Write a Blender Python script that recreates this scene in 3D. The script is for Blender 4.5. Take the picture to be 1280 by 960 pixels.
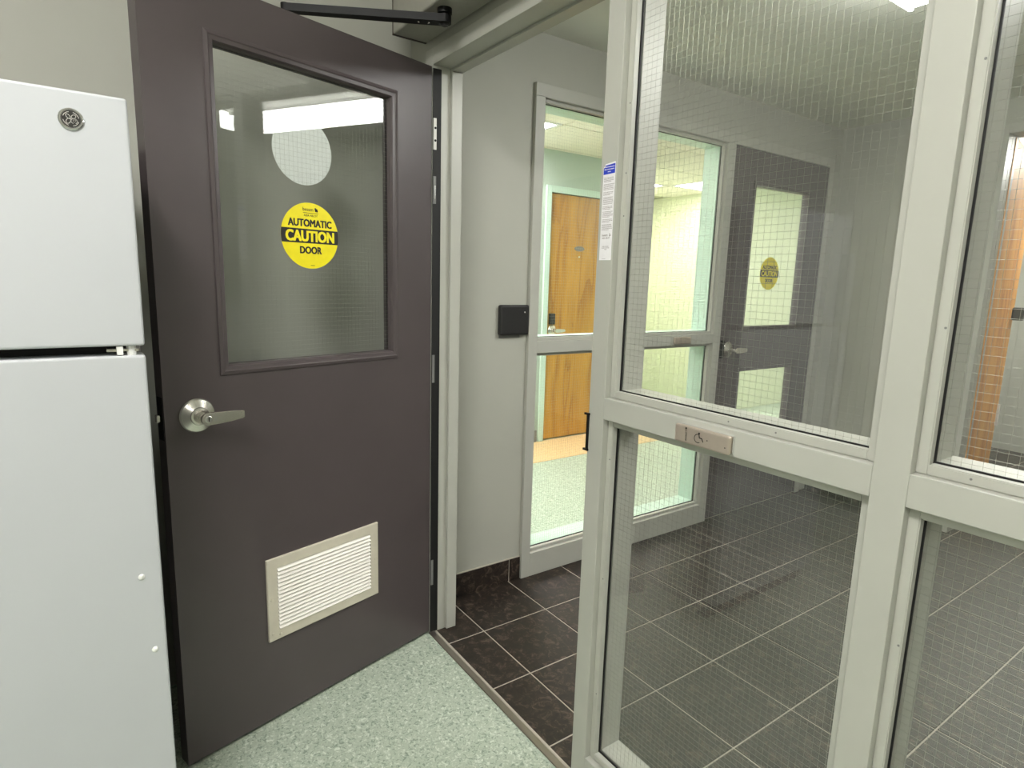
import bpy, bmesh, math
from mathutils import Vector, Matrix

for o in list(bpy.data.objects):
    bpy.data.objects.remove(o, do_unlink=True)
S = bpy.context.scene
C = S.collection

# ------------------------------------------------------------------ camera
cam_data = bpy.data.cameras.new('camera')
cam_data.sensor_width = 36.0
cam_data.sensor_fit = 'HORIZONTAL'
cam_data.lens = 757.0 / 1280.0 * 36.0
cam_data.clip_start = 0.02
cam = bpy.data.objects.new('camera', cam_data)
C.objects.link(cam)


def camera_axes():
    f = 757.0
    def ray(x, y):
        return Vector((x - 640.0, y - 480.0, f)).normalized()
    up = -ray(514, 4900)
    fw = ray(1737, 380)
    fw = (fw - fw.dot(up) * up).normalized()
    rt = fw.cross(up)
    if rt.dot(ray(107, 335)) > 0:
        rt = -rt
    return Matrix((rt, fw, up))      # camera (right, down, forward) -> world


R = camera_axes()
m = Matrix((R @ Vector((1, 0, 0)), R @ Vector((0, -1, 0)), R @ Vector((0, 0, -1)))).transposed().to_4x4()
m.translation = Vector((0, 0, 1.35))
cam.matrix_world = m
S.camera = cam

# ------------------------------------------------------------------ world, exposure
w = bpy.data.worlds.new('world')
S.world = w
w.use_nodes = True
w.node_tree.nodes['Background'].inputs[0].default_value = (0.5, 0.52, 0.5, 1)
w.node_tree.nodes['Background'].inputs[1].default_value = 0.05
S.view_settings.view_transform = 'Standard'
S.view_settings.look = 'None'
S.view_settings.gamma = 1.0
S.view_settings.use_curve_mapping = False
S.view_settings.exposure = 0.1
S.cycles.transparent_max_bounces = 24
S.cycles.max_bounces = 10

# lamp strengths (emission of the fluorescent diffusers)
LAMP_ROOM = 40.0
LAMP_FILL = 20.0  # added fill lamp, out of view
LAMP_VESTIBULE = 28.0
LAMP_CORRIDOR = 31.0
LAMP_HALL = 34.0


# ------------------------------------------------------------------ materials
def srgb(r, g, b):
    def f(c):
        c /= 255.0
        return c / 12.92 if c <= 0.04045 else ((c + 0.055) / 1.055) ** 2.4
    return (f(r), f(g), f(b), 1.0)


def base_mat(name, col, rough=0.5, metal=0.0, spec=0.5):
    mt = bpy.data.materials.new(name)
    mt.use_nodes = True
    b = mt.node_tree.nodes['Principled BSDF']
    b.inputs['Base Color'].default_value = col
    b.inputs['Roughness'].default_value = rough
    b.inputs['Metallic'].default_value = metal
    b.inputs['Specular IOR Level'].default_value = spec
    return mt, mt.node_tree, b


def noise(nt, scale, detail=3.0, rough=0.55, stretch=None):
    g = nt.nodes.new('ShaderNodeNewGeometry')
    n = nt.nodes.new('ShaderNodeTexNoise')
    n.inputs['Scale'].default_value = scale
    n.inputs['Detail'].default_value = detail
    n.inputs['Roughness'].default_value = rough
    if stretch:
        mp = nt.nodes.new('ShaderNodeMapping')
        mp.inputs['Scale'].default_value = stretch
        nt.links.new(g.outputs['Position'], mp.inputs['Vector'])
        nt.links.new(mp.outputs[0], n.inputs['Vector'])
    else:
        nt.links.new(g.outputs['Position'], n.inputs['Vector'])
    return n


def ramp(nt, src, stops):
    r = nt.nodes.new('ShaderNodeValToRGB')
    el = r.color_ramp.elements
    while len(el) < len(stops):
        el.new(0.5)
    for e, (p, c) in zip(el, stops):
        e.position = p
        e.color = c
    nt.links.new(src, r.inputs[0])
    return r


def bump(nt, b, src, strength, dist=0.001):
    n = nt.nodes.new('ShaderNodeBump')
    n.inputs['Strength'].default_value = strength
    n.inputs['Distance'].default_value = dist
    nt.links.new(src, n.inputs['Height'])
    nt.links.new(n.outputs[0], b.inputs['Normal'])


def mul(c, k):
    return (c[0] * k, c[1] * k, c[2] * k, 1.0)


def paint(name, col, rough=0.5, var=0.06, nscale=6.0, peel=0.06, spec=0.5):
    mt, nt, b = base_mat(name, col, rough, 0, spec)
    n = noise(nt, nscale, 4)
    r = ramp(nt, n.outputs['Fac'], [(0.3, mul(col, 1 - var)), (0.7, mul(col, 1 + var))])
    nt.links.new(r.outputs[0], b.inputs['Base Color'])
    n2 = noise(nt, 420.0, 2)
    bump(nt, b, n2.outputs['Fac'], peel, 0.0006)
    return mt


def plain(name, col, rough=0.5, metal=0.0, spec=0.5):
    mt, nt, b = base_mat(name, col, rough, metal, spec)
    n = noise(nt, 60.0, 2)
    r = ramp(nt, n.outputs['Fac'], [(0.3, mul(col, 0.97)), (0.7, mul(col, 1.03))])
    nt.links.new(r.outputs[0], b.inputs['Base Color'])
    return mt


def brushed(name, col, rough=0.3, stretch=(400, 400, 20)):
    mt, nt, b = base_mat(name, col, rough, 1.0)
    n = noise(nt, 4.0, 2, 0.5, stretch)
    r = ramp(nt, n.outputs['Fac'], [(0.3, (rough * 0.8,) * 3 + (1,)), (0.7, (rough * 1.25,) * 3 + (1,))])
    nt.links.new(r.outputs[0], b.inputs['Roughness'])
    return mt


def emitter(name, col, strength):
    mt = bpy.data.materials.new(name)
    mt.use_nodes = True
    nt = mt.node_tree
    nt.nodes.clear()
    e = nt.nodes.new('ShaderNodeEmission')
    e.inputs[0].default_value = col
    e.inputs[1].default_value = strength
    o = nt.nodes.new('ShaderNodeOutputMaterial')
    nt.links.new(e.outputs[0], o.inputs[0])
    return mt


def glass_mat(name, tint, haze, gloss=1.0, haze_col=(0.6, 0.62, 0.58, 1)):
    """Thin plate glass: straight transmission, Schlick mirror reflection, a pale haze for film and reflection veil."""
    mt = bpy.data.materials.new(name)
    mt.use_nodes = True
    nt = mt.node_tree
    nt.nodes.clear()
    N = nt.nodes.new
    L = nt.links.new
    g = N('ShaderNodeNewGeometry')
    d = N('ShaderNodeVectorMath'); d.operation = 'DOT_PRODUCT'
    L(g.outputs['Incoming'], d.inputs[0]); L(g.outputs['Normal'], d.inputs[1])
    a = N('ShaderNodeMath'); a.operation = 'ABSOLUTE'; L(d.outputs['Value'], a.inputs[0])
    s = N('ShaderNodeMath'); s.operation = 'SUBTRACT'; s.inputs[0].default_value = 1.0; L(a.outputs[0], s.inputs[1])
    p = N('ShaderNodeMath'); p.operation = 'POWER'; p.inputs[1].default_value = 5.0; L(s.outputs[0], p.inputs[0])
    k = N('ShaderNodeMath'); k.operation = 'MULTIPLY_ADD'; k.inputs[1].default_value = 0.95 * gloss; k.inputs[2].default_value = 0.045 * gloss
    L(p.outputs[0], k.inputs[0])
    t = N('ShaderNodeBsdfTransparent'); t.inputs[0].default_value = tint
    gl = N('ShaderNodeBsdfGlossy'); gl.inputs['Roughness'].default_value = 0.015
    df = N('ShaderNodeBsdfDiffuse'); df.inputs[0].default_value = haze_col
    nz = noise(nt, 5.0, 4)
    dm = N('ShaderNodeMath'); dm.operation = 'MULTIPLY'; dm.inputs[1].default_value = haze * 2.0  # pale haze: dirt film plus a painted veil of room reflections
    L(nz.outputs['Fac'], dm.inputs[0])
    m0 = N('ShaderNodeMixShader'); L(dm.outputs[0], m0.inputs[0]); L(t.outputs[0], m0.inputs[1]); L(df.outputs[0], m0.inputs[2])
    m1 = N('ShaderNodeMixShader'); L(k.outputs[0], m1.inputs[0]); L(m0.outputs[0], m1.inputs[1]); L(gl.outputs[0], m1.inputs[2])
    o = N('ShaderNodeOutputMaterial'); L(m1.outputs[0], o.inputs[0])
    return mt


def speckle_floor(name, base, light, dark, scale=170.0):
    mt, nt, b = base_mat(name, base, 0.42)
    g = nt.nodes.new('ShaderNodeNewGeometry')
    w_ = nt.nodes.new('ShaderNodeTexNoise')
    w_.inputs['Scale'].default_value = scale * 0.55
    w_.inputs['Detail'].default_value = 3
    w_.inputs['Distortion'].default_value = 1.2
    nt.links.new(g.outputs['Position'], w_.inputs['Vector'])
    r = ramp(nt, w_.outputs['Fac'], [(0.36, dark), (0.45, base), (0.56, base), (0.66, light)])
    v = nt.nodes.new('ShaderNodeTexVoronoi')
    v.inputs['Scale'].default_value = scale * 0.5
    nt.links.new(g.outputs['Position'], v.inputs['Vector'])
    r2 = ramp(nt, v.outputs['Distance'], [(0.10, (1, 1, 1, 1)), (0.16, (0, 0, 0, 1))])
    mx = nt.nodes.new('ShaderNodeMixRGB')
    mm = nt.nodes.new('ShaderNodeMath'); mm.operation = 'MULTIPLY'; mm.inputs[1].default_value = 0.35
    nt.links.new(r2.outputs[0], mm.inputs[0])
    nt.links.new(mm.outputs[0], mx.inputs[0])
    nt.links.new(r.outputs[0], mx.inputs[1])
    mx.inputs[2].default_value = light
    nt.links.new(mx.outputs[0], b.inputs['Base Color'])
    return mt


def tile_mat():
    c0, c1, c2 = srgb(20, 14, 10), srgb(42, 33, 27), srgb(112, 97, 84)
    mt, nt, b = base_mat('dark_tile', c1, 0.38)
    n = noise(nt, 30.0, 9, 0.78)
    n.inputs['Distortion'].default_value = 0.8
    r = ramp(nt, n.outputs['Fac'], [(0.38, c0), (0.52, c1), (0.72, c2)])
    nt.links.new(r.outputs[0], b.inputs['Base Color'])
    r3 = ramp(nt, n.outputs['Fac'], [(0.3, (0.42,) * 3 + (1,)), (0.7, (0.6,) * 3 + (1,))])
    nt.links.new(r3.outputs[0], b.inputs['Roughness'])
    bump(nt, b, n.outputs['Fac'], 0.12, 0.002)
    return mt


def wood_mat(name, light, mid, dark, figure=1.0):
    mt, nt, b = base_mat(name, mid, 0.35)
    g = nt.nodes.new('ShaderNodeNewGeometry')
    mp = nt.nodes.new('ShaderNodeMapping')
    mp.inputs['Scale'].default_value = (3.4, 3.4, 0.42)
    nt.links.new(g.outputs['Position'], mp.inputs['Vector'])
    n = nt.nodes.new('ShaderNodeTexNoise')
    n.inputs['Scale'].default_value = 1.7 * figure
    n.inputs['Detail'].default_value = 2.5
    n.inputs['Distortion'].default_value = 0.6
    nt.links.new(mp.outputs[0], n.inputs['Vector'])
    mm = nt.nodes.new('ShaderNodeMath'); mm.operation = 'MULTIPLY'; mm.inputs[1].default_value = 3.6
    nt.links.new(n.outputs['Fac'], mm.inputs[0])
    fr = nt.nodes.new('ShaderNodeMath'); fr.operation = 'FRACT'
    nt.links.new(mm.outputs[0], fr.inputs[0])
    r = ramp(nt, fr.outputs[0], [(0.0, mid), (0.45, light), (0.8, mid), (0.97, dark)])
    n2 = noise(nt, 3.0, 3, 0.6, (60, 60, 2.0))
    r2 = ramp(nt, n2.outputs['Fac'], [(0.3, (0.84, 0.82, 0.78, 1)), (0.7, (1.05, 1.05, 1.05, 1))])
    mx = nt.nodes.new('ShaderNodeMixRGB'); mx.blend_type = 'MULTIPLY'; mx.inputs[0].default_value = 1.0
    nt.links.new(r.outputs[0], mx.inputs[1]); nt.links.new(r2.outputs[0], mx.inputs[2])
    nt.links.new(mx.outputs[0], b.inputs['Base Color'])
    return mt


M = {}
M['wall'] = paint('grey_wall_paint', srgb(175, 175, 165), 0.6, 0.03, 3.0, 0.10)
M['frame'] = paint('grey_frame_paint', srgb(180, 180, 171), 0.36, 0.025, 8.0, 0.05)
M['operator'] = plain('anodised_cover', srgb(150, 148, 138), 0.42)
M['purple'] = paint('plum_door_paint', srgb(80, 72, 73), 0.38, 0.06, 5.0, 0.10)
M['ceiling'] = paint('vestibule_ceiling_paint', srgb(232, 233, 222), 0.7, 0.02, 4.0, 0.12)
M['ceiling_room'] = paint('room_ceiling_paint', srgb(215, 215, 208), 0.7, 0.02, 4.0, 0.1)
M['fridge'] = paint('white_enamel', srgb(190, 192, 195), 0.33, 0.01, 3.0, 0.10)
M['fridge_side'] = plain('fridge_cabinet_grey', srgb(120, 120, 118), 0.5)
M['gasket'] = plain('black_rubber', srgb(16, 16, 16), 0.6)
M['black'] = plain('black_plastic', srgb(34, 33, 33), 0.45)
M['blackmetal'] = plain('black_metal', srgb(9, 9, 9), 0.55, 0.0, 0.3)
M['green'] = speckle_floor('green_vinyl', srgb(177, 188, 171), srgb(212, 219, 206), srgb(136, 149, 134))
M['green2'] = speckle_floor('green_vinyl_corridor', srgb(172, 188, 168), srgb(212, 224, 206), srgb(132, 152, 132), 150.0)
M['beige'] = speckle_floor('beige_vinyl', srgb(218, 190, 140), srgb(232, 212, 172), srgb(204, 172, 120), 140.0)
M['tile'] = tile_mat()
M['grout'] = plain('pale_grout', srgb(172, 164, 152), 0.85)
M['steel'] = plain('satin_nickel', srgb(226, 223, 216), 0.26, 1.0)
M['plate'] = plain('brushed_plate', srgb(206, 192, 178), 0.45, 0.75)
M['chrome'] = plain('chrome', srgb(228, 228, 228), 0.16, 1.0)
M['thr'] = brushed('threshold_metal', srgb(168, 160, 152), 0.42, (20, 400, 400))
M['hinge'] = plain('hinge_white_metal', srgb(214, 212, 206), 0.4)
M['vent'] = paint('cream_vent_enamel', srgb(206, 199, 182), 0.45, 0.05, 20.0, 0.04)
M['slat'] = paint('white_slat_enamel', srgb(246, 242, 234), 0.45, 0.03, 12.0, 0.03)
M['yellow'] = plain('yellow_vinyl', srgb(240, 224, 0), 0.45)
M['ink'] = plain('black_ink', srgb(22, 20, 12), 0.5)
M['inkgrey'] = plain('grey_ink', srgb(150, 140, 140), 0.6)
M['stickerback'] = plain('white_sticker_back', srgb(236, 238, 236), 0.6)
M['paper'] = plain('white_label', srgb(240, 238, 240), 0.5)
M['blue'] = plain('blue_ink', srgb(40, 62, 190), 0.5)
M['white'] = plain('white_plastic', srgb(232, 232, 228), 0.5)
M['mint'] = paint('mint_wall_paint', srgb(178, 194, 182), 0.6, 0.03, 3.0, 0.06)
M['mintframe'] = paint('mint_frame_paint', srgb(196, 222, 208), 0.4, 0.02, 6.0, 0.04)
M['lime'] = paint('cream_lime_paint', srgb(208, 215, 184), 0.6, 0.02, 3.0, 0.05)
M['ctile'] = paint('ceiling_panel', srgb(238, 234, 216), 0.8, 0.04, 60.0, 0.2)
M['cgrid'] = plain('ceiling_grid', srgb(196, 194, 166), 0.6)
M['wood'] = wood_mat('honey_veneer', srgb(200, 152, 62), srgb(186, 136, 50), srgb(166, 114, 40))
M['wood2'] = wood_mat('orange_veneer', srgb(230, 166, 78), srgb(218, 150, 62), srgb(196, 124, 44), 0.8)
M['wood2'].node_tree.nodes['Principled BSDF'].inputs['Roughness'].default_value = 0.55
M['brown'] = plain('dark_brown_base', srgb(64, 54, 48), 0.5)
M['wire'] = plain('steel_wire', srgb(170, 170, 160), 0.3, 1.0)
M['glass'] = glass_mat('wired_glass', (0.985, 0.99, 0.978, 1), 0.034, 1.35)
M['glassdoor'] = glass_mat('door_wired_glass', (0.965, 0.975, 0.965, 1), 0.012)
M['glassfar'] = glass_mat('corridor_wired_glass', (0.965, 0.975, 0.955, 1), 0.008)
M['lampv'] = emitter('vestibule_diffuser', (1.0, 1.0, 0.98, 1), LAMP_VESTIBULE)
M['lampr'] = emitter('room_diffuser', (1.0, 0.985, 0.95, 1), LAMP_ROOM)
M['lampfill'] = emitter('room_fill_diffuser', (1.0, 0.985, 0.95, 1), LAMP_FILL)
M['lampc'] = emitter('corridor_diffuser', (1.0, 0.90, 0.95, 1), LAMP_CORRIDOR)
M['lamph'] = emitter('hall_diffuser', (1.0, 1.0, 0.96, 1), LAMP_HALL)


# ------------------------------------------------------------------ mesh helpers
def box(bm, x0, x1, y0, y1, z0, z1, bev=0.0, seg=1):
    r = bmesh.ops.create_cube(bm, size=1.0)
    vs = r['verts']
    for v in vs:
        v.co = Vector((x0 + (v.co.x + .5) * (x1 - x0), y0 + (v.co.y + .5) * (y1 - y0), z0 + (v.co.z + .5) * (z1 - z0)))
    if bev > 0:
        es = list({e for v in vs for e in v.link_edges})
        bmesh.ops.bevel(bm, geom=es, offset=bev, segments=seg, affect='EDGES', profile=0.5)
    return vs


def link(name, me, mat, parent=None, smooth=False):
    if mat is not None:
        me.materials.clear()
        me.materials.append(mat)
    if smooth:
        for p in me.polygons:
            p.use_smooth = True
    o = bpy.data.objects.new(name, me)
    C.objects.link(o)
    if parent is not None:
        o.parent = parent
    return o


def obj(name, bm, mat, parent=None, smooth=False):
    bmesh.ops.recalc_face_normals(bm, faces=bm.faces)
    me = bpy.data.meshes.new(name)
    bm.to_mesh(me)
    bm.free()
    return link(name, me, mat, parent, smooth)


def boxobj(name, b, mat, parent=None, bev=0.0, seg=1):
    bm = bmesh.new()
    box(bm, *b, bev=bev, seg=seg)
    return obj(name, bm, mat, parent)


def boxes(name, bs, mat, parent=None, bev=0.0):
    bm = bmesh.new()
    for b in bs:
        box(bm, *b, bev=bev)
    return obj(name, bm, mat, parent)


def tag(o, label, cat, group=None, kind=None):
    o['label'] = label
    o['category'] = cat
    if group:
        o['group'] = group
    if kind:
        o['kind'] = kind
    return o


def empty(name, loc=(0, 0, 0), rz=0.0):
    o = bpy.data.objects.new(name, None)
    o.empty_display_size = 0.05
    o.location = loc
    o.rotation_euler = (0, 0, rz)
    C.objects.link(o)
    return o


def lathe(bm, prof, org, axis, n=40):
    """profile [(r, h)] around axis through org"""
    ax = Vector(axis).normalized()
    t = Vector((0, 0, 1)) if abs(ax.z) < 0.9 else Vector((1, 0, 0))
    u = ax.cross(t).normalized()
    v = ax.cross(u)
    org = Vector(org)
    rings = []
    for r, h in prof:
        if r < 1e-6:
            rings.append([bm.verts.new(org + ax * h)])
        else:
            rings.append([bm.verts.new(org + ax * h + (u * math.cos(2 * math.pi * i / n) + v * math.sin(2 * math.pi * i / n)) * r) for i in range(n)])
    for a, b in zip(rings[:-1], rings[1:]):
        for i in range(n):
            j = (i + 1) % n
            if len(a) == 1 and len(b) == 1:
                continue
            if len(a) == 1:
                bm.faces.new((a[0], b[i], b[j]))
            elif len(b) == 1:
                bm.faces.new((a[i], a[j], b[0]))
            else:
                bm.faces.new((a[i], a[j], b[j], b[i]))


def ring_frame(bm, P, u0, u1, v0, v1, prof):
    """mitred frame: prof = [(inset, height)], P(u, v, h) -> Vector"""
    rings = []
    for ins, h in prof:
        rings.append([bm.verts.new(P(u, v, h)) for u, v in
                      ((u0 + ins, v0 + ins), (u1 - ins, v0 + ins), (u1 - ins, v1 - ins), (u0 + ins, v1 - ins))])
    for a, b in zip(rings[:-1], rings[1:]):
        for i in range(4):
            j = (i + 1) % 4
            bm.faces.new((a[i], a[j], b[j], b[i]))


def flat(bm, pts, P, h):
    bm.faces.new([bm.verts.new(P(u, v, h)) for u, v in pts])


def slab2d(bm, pts, P, h0, h1):
    """extruded outline with real thickness"""
    a = [bm.verts.new(P(u, v, h0)) for u, v in pts]
    b = [bm.verts.new(P(u, v, h1)) for u, v in pts]
    bm.faces.new(a)
    bm.faces.new(b)
    n = len(pts)
    for i in range(n):
        j = (i + 1) % n
        bm.faces.new((a[i], a[j], b[j], b[i]))


def circle(cx, cy, r, n=64, a0=0.0, a1=2 * math.pi):
    return [(cx + r * math.cos(a0 + (a1 - a0) * i / n), cy + r * math.sin(a0 + (a1 - a0) * i / n)) for i in range(n)]


def stroke(pts, wd):
    """thick polyline outline as list of quads"""
    out = []
    for (x0, y0), (x1, y1) in zip(pts[:-1], pts[1:]):
        dx, dy = x1 - x0, y1 - y0
        l = math.hypot(dx, dy) or 1e-9
        nx, ny = -dy / l * wd / 2, dx / l * wd / 2
        ex, ey = dx / l * wd * .25, dy / l * wd * .25
        out.append([(x0 - ex + nx, y0 - ey + ny), (x1 + ex + nx, y1 + ey + ny), (x1 + ex - nx, y1 + ey - ny), (x0 - ex - nx, y0 - ey - ny)])
    return out


def text_geo(bm, s, P, cx, cy, h, size=None, width=None, height=None, bold=0.0, align='CENTER', heavy=0.0):
    cu = bpy.data.curves.new('lettering', 'FONT')
    cu.body = s
    cu.size = 1.0
    cu.offset = bold
    cu.resolution_u = 3
    o = bpy.data.objects.new('lettering_tmp', cu)
    C.objects.link(o)
    dg = bpy.context.evaluated_depsgraph_get()
    dg.update()
    me = bpy.data.meshes.new_from_object(o.evaluated_get(dg))
    bpy.data.objects.remove(o, do_unlink=True)
    bpy.data.curves.remove(cu)
    if not me.vertices:
        return
    xs = [v.co.x for v in me.vertices]
    ys = [v.co.y for v in me.vertices]
    wx, wy = max(xs) - min(xs), max(ys) - min(ys)
    sx = sy = size or 1.0
    if width:
        sx = width / wx
        sy = sx
    if height:
        sy = height / wy
        if not width:
            sx = sy
    mx = (max(xs) + min(xs)) / 2 if align == 'CENTER' else min(xs)
    my = (max(ys) + min(ys)) / 2
    offs = [(0, 0)] if not heavy else [(dx * heavy, dy * heavy) for dx in (-1, 0, 1) for dy in (-.6, .6)]
    for n_, (ox, oy) in enumerate(offs):
        vs = [bm.verts.new(P(cx + (v.co.x - mx) * sx + ox, cy + (v.co.y - my) * sy + oy, h + n_ * 1e-5)) for v in me.vertices]
        for p in me.polygons:
            try:
                bm.faces.new([vs[i] for i in p.vertices])
            except ValueError:
                pass
    bpy.data.meshes.remove(me)


def dashes(bm, P, x0, x1, y, hgt, h, seed=1):
    """a line of print too small to read: word-long marks"""
    x, k = x0, seed
    while x < x1 - 1e-5:
        k = (k * 7 + 3) % 11
        ww = min((x1 - x0) * (0.08 + 0.014 * k), x1 - x)
        flat(bm, [(x, y - hgt / 2), (x + ww, y - hgt / 2), (x + ww, y + hgt / 2), (x, y + hgt / 2)], P, h)
        x += ww + (x1 - x0) * 0.04


def wire_grid(name, P, u0, u1, v0, v1, parent, pitch=0.0132, r=0.00023, off=(0.004, 0.006)):
    """welded wire mesh embedded in the pane: real square-section wires"""
    vs, fs = [], []
    ns = 6
    def bar(a, b, du, dv):
        i = len(vs)
        for (u, v) in (a, b):
            for k in range(ns):
                c, s_ = math.cos(2 * math.pi * k / ns), math.sin(2 * math.pi * k / ns)
                vs.append(P(u + du * c * r, v + dv * c * r, s_ * r))
        for k in range(ns):
            j = (k + 1) % ns
            fs.append((i + k, i + j, i + ns + j, i + ns + k))
    u = u0 + off[0]
    while u < u1:
        bar((u, v0), (u, v1), 1, 0)
        u += pitch
    v = v0 + off[1]
    while v < v1:
        bar((u0, v), (u1, v), 0, 1)
        v += pitch
    me = bpy.data.meshes.new(name)
    me.from_pydata([tuple(x) for x in vs], [], fs)
    o = link(name, me, M['wire'], parent, smooth=True)
    o['kind'] = 'stuff'
    return o


# ================================================================== SETTING
XW = -2.10          # face of the left wall (room and vestibule)
Y0, Y1 = 0.993, 1.100   # near glazed partition, room face and vestibule face
YF = 3.94           # far wall of the vestibule
ZC = 2.33           # vestibule ceiling
ZR = 2.75           # room ceiling
XR = 1.60           # right wall

# --- floors
fl = boxobj('floor', (-2.3, 2.0, -2.6, 1.002, -0.06, 0.0), M['green'])
tag(fl, 'pale green speckled vinyl floor in front of the open plum door', 'floor', kind='structure')
fv = boxobj('floor', (-2.12, XR, 1.002, 6.6, -0.06, -0.0016), M['grout'])
tag(fv, 'dark brown tiled floor with pale grout behind the glass partition', 'floor', kind='structure')
PT = 0.303
GX, GY = -1.818, 1.178
tcache = {}


def tile_mesh(wx, wy):
    key = (round(wx, 3), round(wy, 3))
    if key not in tcache:
        bm = bmesh.new()
        box(bm, -wx / 2, wx / 2, -wy / 2, wy / 2, -0.008, 0.0)
        top = [e for e in bm.edges if all(abs(v.co.z) < 1e-6 for v in e.verts)]
        bmesh.ops.bevel(bm, geom=top, offset=0.0015, segments=1, affect='EDGES')
        me = bpy.data.meshes.new('tile')
        bmesh.ops.recalc_face_normals(bm, faces=bm.faces)
        bm.to_mesh(me)
        bm.free()
        me.materials.append(M['tile'])
        tcache[key] = me
    return tcache[key]


def cells(lo, hi, org):
    k = math.floor((lo - org) / PT)
    out = []
    while org + k * PT < hi:
        a, b = max(lo, org + k * PT + 0.0024), min(hi, org + (k + 1) * PT - 0.0024)
        if b - a > 0.012:
            out.append((a, b))
        k += 1
    return out


for a, b in cells(XW + 0.002, XR - 0.002, GX):
    for c, d in cells(1.023, 6.55, GY):
        t = bpy.data.objects.new('tile', tile_mesh(b - a, d - c))
        C.objects.link(t)
        t.location = ((a + b) / 2, (c + d) / 2, 0.0)
        t.parent = fv

thr = empty('trim_1', (-1.5, 1.0, 0))
tag(thr, 'thin metal threshold strip where green vinyl meets brown tile', 'threshold', kind='structure')
bm = bmesh.new()
box(bm, -1.919 + 1.5, -1.082 + 1.5, -0.012, 0.012, 0.0, 0.005, bev=0.0015)
obj('strip', bm, M['thr'], thr)
boxobj('ridge', (-1.919 + 1.5, -1.082 + 1.5, 0.012, 0.021, 0.0, 0.003), M['grout'], thr)

# --- ceilings
cr = boxobj('ceiling', (-2.3, 2.0, -2.6, Y0 + 0.02, ZR, ZR + 0.06), M['ceiling_room'])
tag(cr, 'pale ceiling of the room in front of the partition', 'ceiling', kind='structure')
cv = boxobj('ceiling', (-2.2, XR + 0.1, Y1 - 0.02, 6.6, ZC, ZC + 0.06), M['ceiling'])
tag(cv, 'plain grey-white ceiling seen through the wired glass', 'ceiling', kind='structure')

# --- left wall: room part, vestibule part, over the glazed screen
WT = 0.11
FW = 0.052                                   # frame face width
WY0, WY1 = 1.543, 2.860                      # screen frame: outer edge, mullion far side
DY1 = 3.850                                  # door frame outer edge
wl = boxes('wall_left', [
    (XW - WT, XW, -2.6, WY0, 0, ZR),
    (XW - WT, XW, WY0, DY1, 2.137, ZR),
    (XW - WT, XW, DY1, 6.6, 0, ZR)], M['wall'])
tag(wl, 'grey painted wall with the black card reader and the glazed corridor screen', 'wall', kind='structure')
# tiled base along the vestibule part
bb = empty('baseboard_left', (XW, 1.3, 0))
tag(bb, 'dark brown tile base at the foot of the grey wall', 'baseboard', kind='structure')
for a, b in ((1.103, 1.4805), (1.4835, 1.5415)):
    boxobj('tile', (0.0, 0.009, a - 1.3, b - 1.3, 0.001, 0.106), M['tile'], bb, bev=0.001)
boxobj('grout_joint', (0.0, 0.0078, 1.4805 - 1.3, 1.4835 - 1.3, 0.001, 0.106), M['grout'], bb)
boxobj('grout_joint', (0.0, 0.0085, 1.103 - 1.3, 1.5415 - 1.3, 0.106, 0.1085), M['grout'], bb)
bb2 = empty('baseboard_far', (-1.7, YF, 0))
tag(bb2, 'dark brown tile base along the far wall beside the orange wood door', 'baseboard', kind='structure')
for a, b in ((XW + 0.01, -1.82), (-1.816, -1.516), (-1.512, -1.292)):
    boxobj('tile', (a + 1.7, b + 1.7, -0.009, 0.0, 0.001, 0.106), M['tile'], bb2, bev=0.001)

# --- other walls
OX0, OX1, OZ = -1.240, -0.34, 2.16            # doorway in the far wall
wf = boxes('wall_far', [
    (XW - 0.02, OX0 - 0.05, YF, YF + 0.12, 0, ZC + .02),
    (OX1 + 0.05, XR, YF, YF + 0.12, 0, ZC + .02),
    (OX0 - 0.05, OX1 + 0.05, YF, YF + 0.12, OZ + 0.05, ZC + .02)], M['wall'])
tag(wf, 'grey far wall behind the wired glass with a wood door in it', 'wall', kind='structure')
wr = boxes('wall_right', [(XR, XR + 0.1, Y1, 6.6, 0, ZC + .05), (2.0, 2.1, -2.6, Y1, 0, ZR + .05)], M['wall'])
tag(wr, 'grey wall closing the entrance on the right side', 'wall', kind='structure')
wb = boxobj('wall_back', (-2.3, 2.1, -2.7, -2.6, 0, ZR + 0.06), M['wall'])
tag(wb, 'grey wall of the room behind the viewer', 'wall', kind='structure')
wh = boxobj('wall_end', (-2.2, XR + 0.1, 6.55, 6.65, 0, ZC + .05), M['wall'])
tag(wh, 'grey wall at the end of the hall past the orange wood door', 'wall', kind='structure')
# partition wall over the glazing and beside the hinge jamb
ZH0, ZH1 = 2.042, 2.094                        # head member
wp = boxes('wall_partition', [
    (XW, 2.0, Y0 + 0.008, Y1 - 0.008, ZH1, ZR + .03),
    (XW, -1.971, Y0 + 0.008, Y1 - 0.008, 0, ZH1)], M['wall'])
tag(wp, 'strip of grey wall above the head of the glass partition', 'wall', kind='structure')


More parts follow.
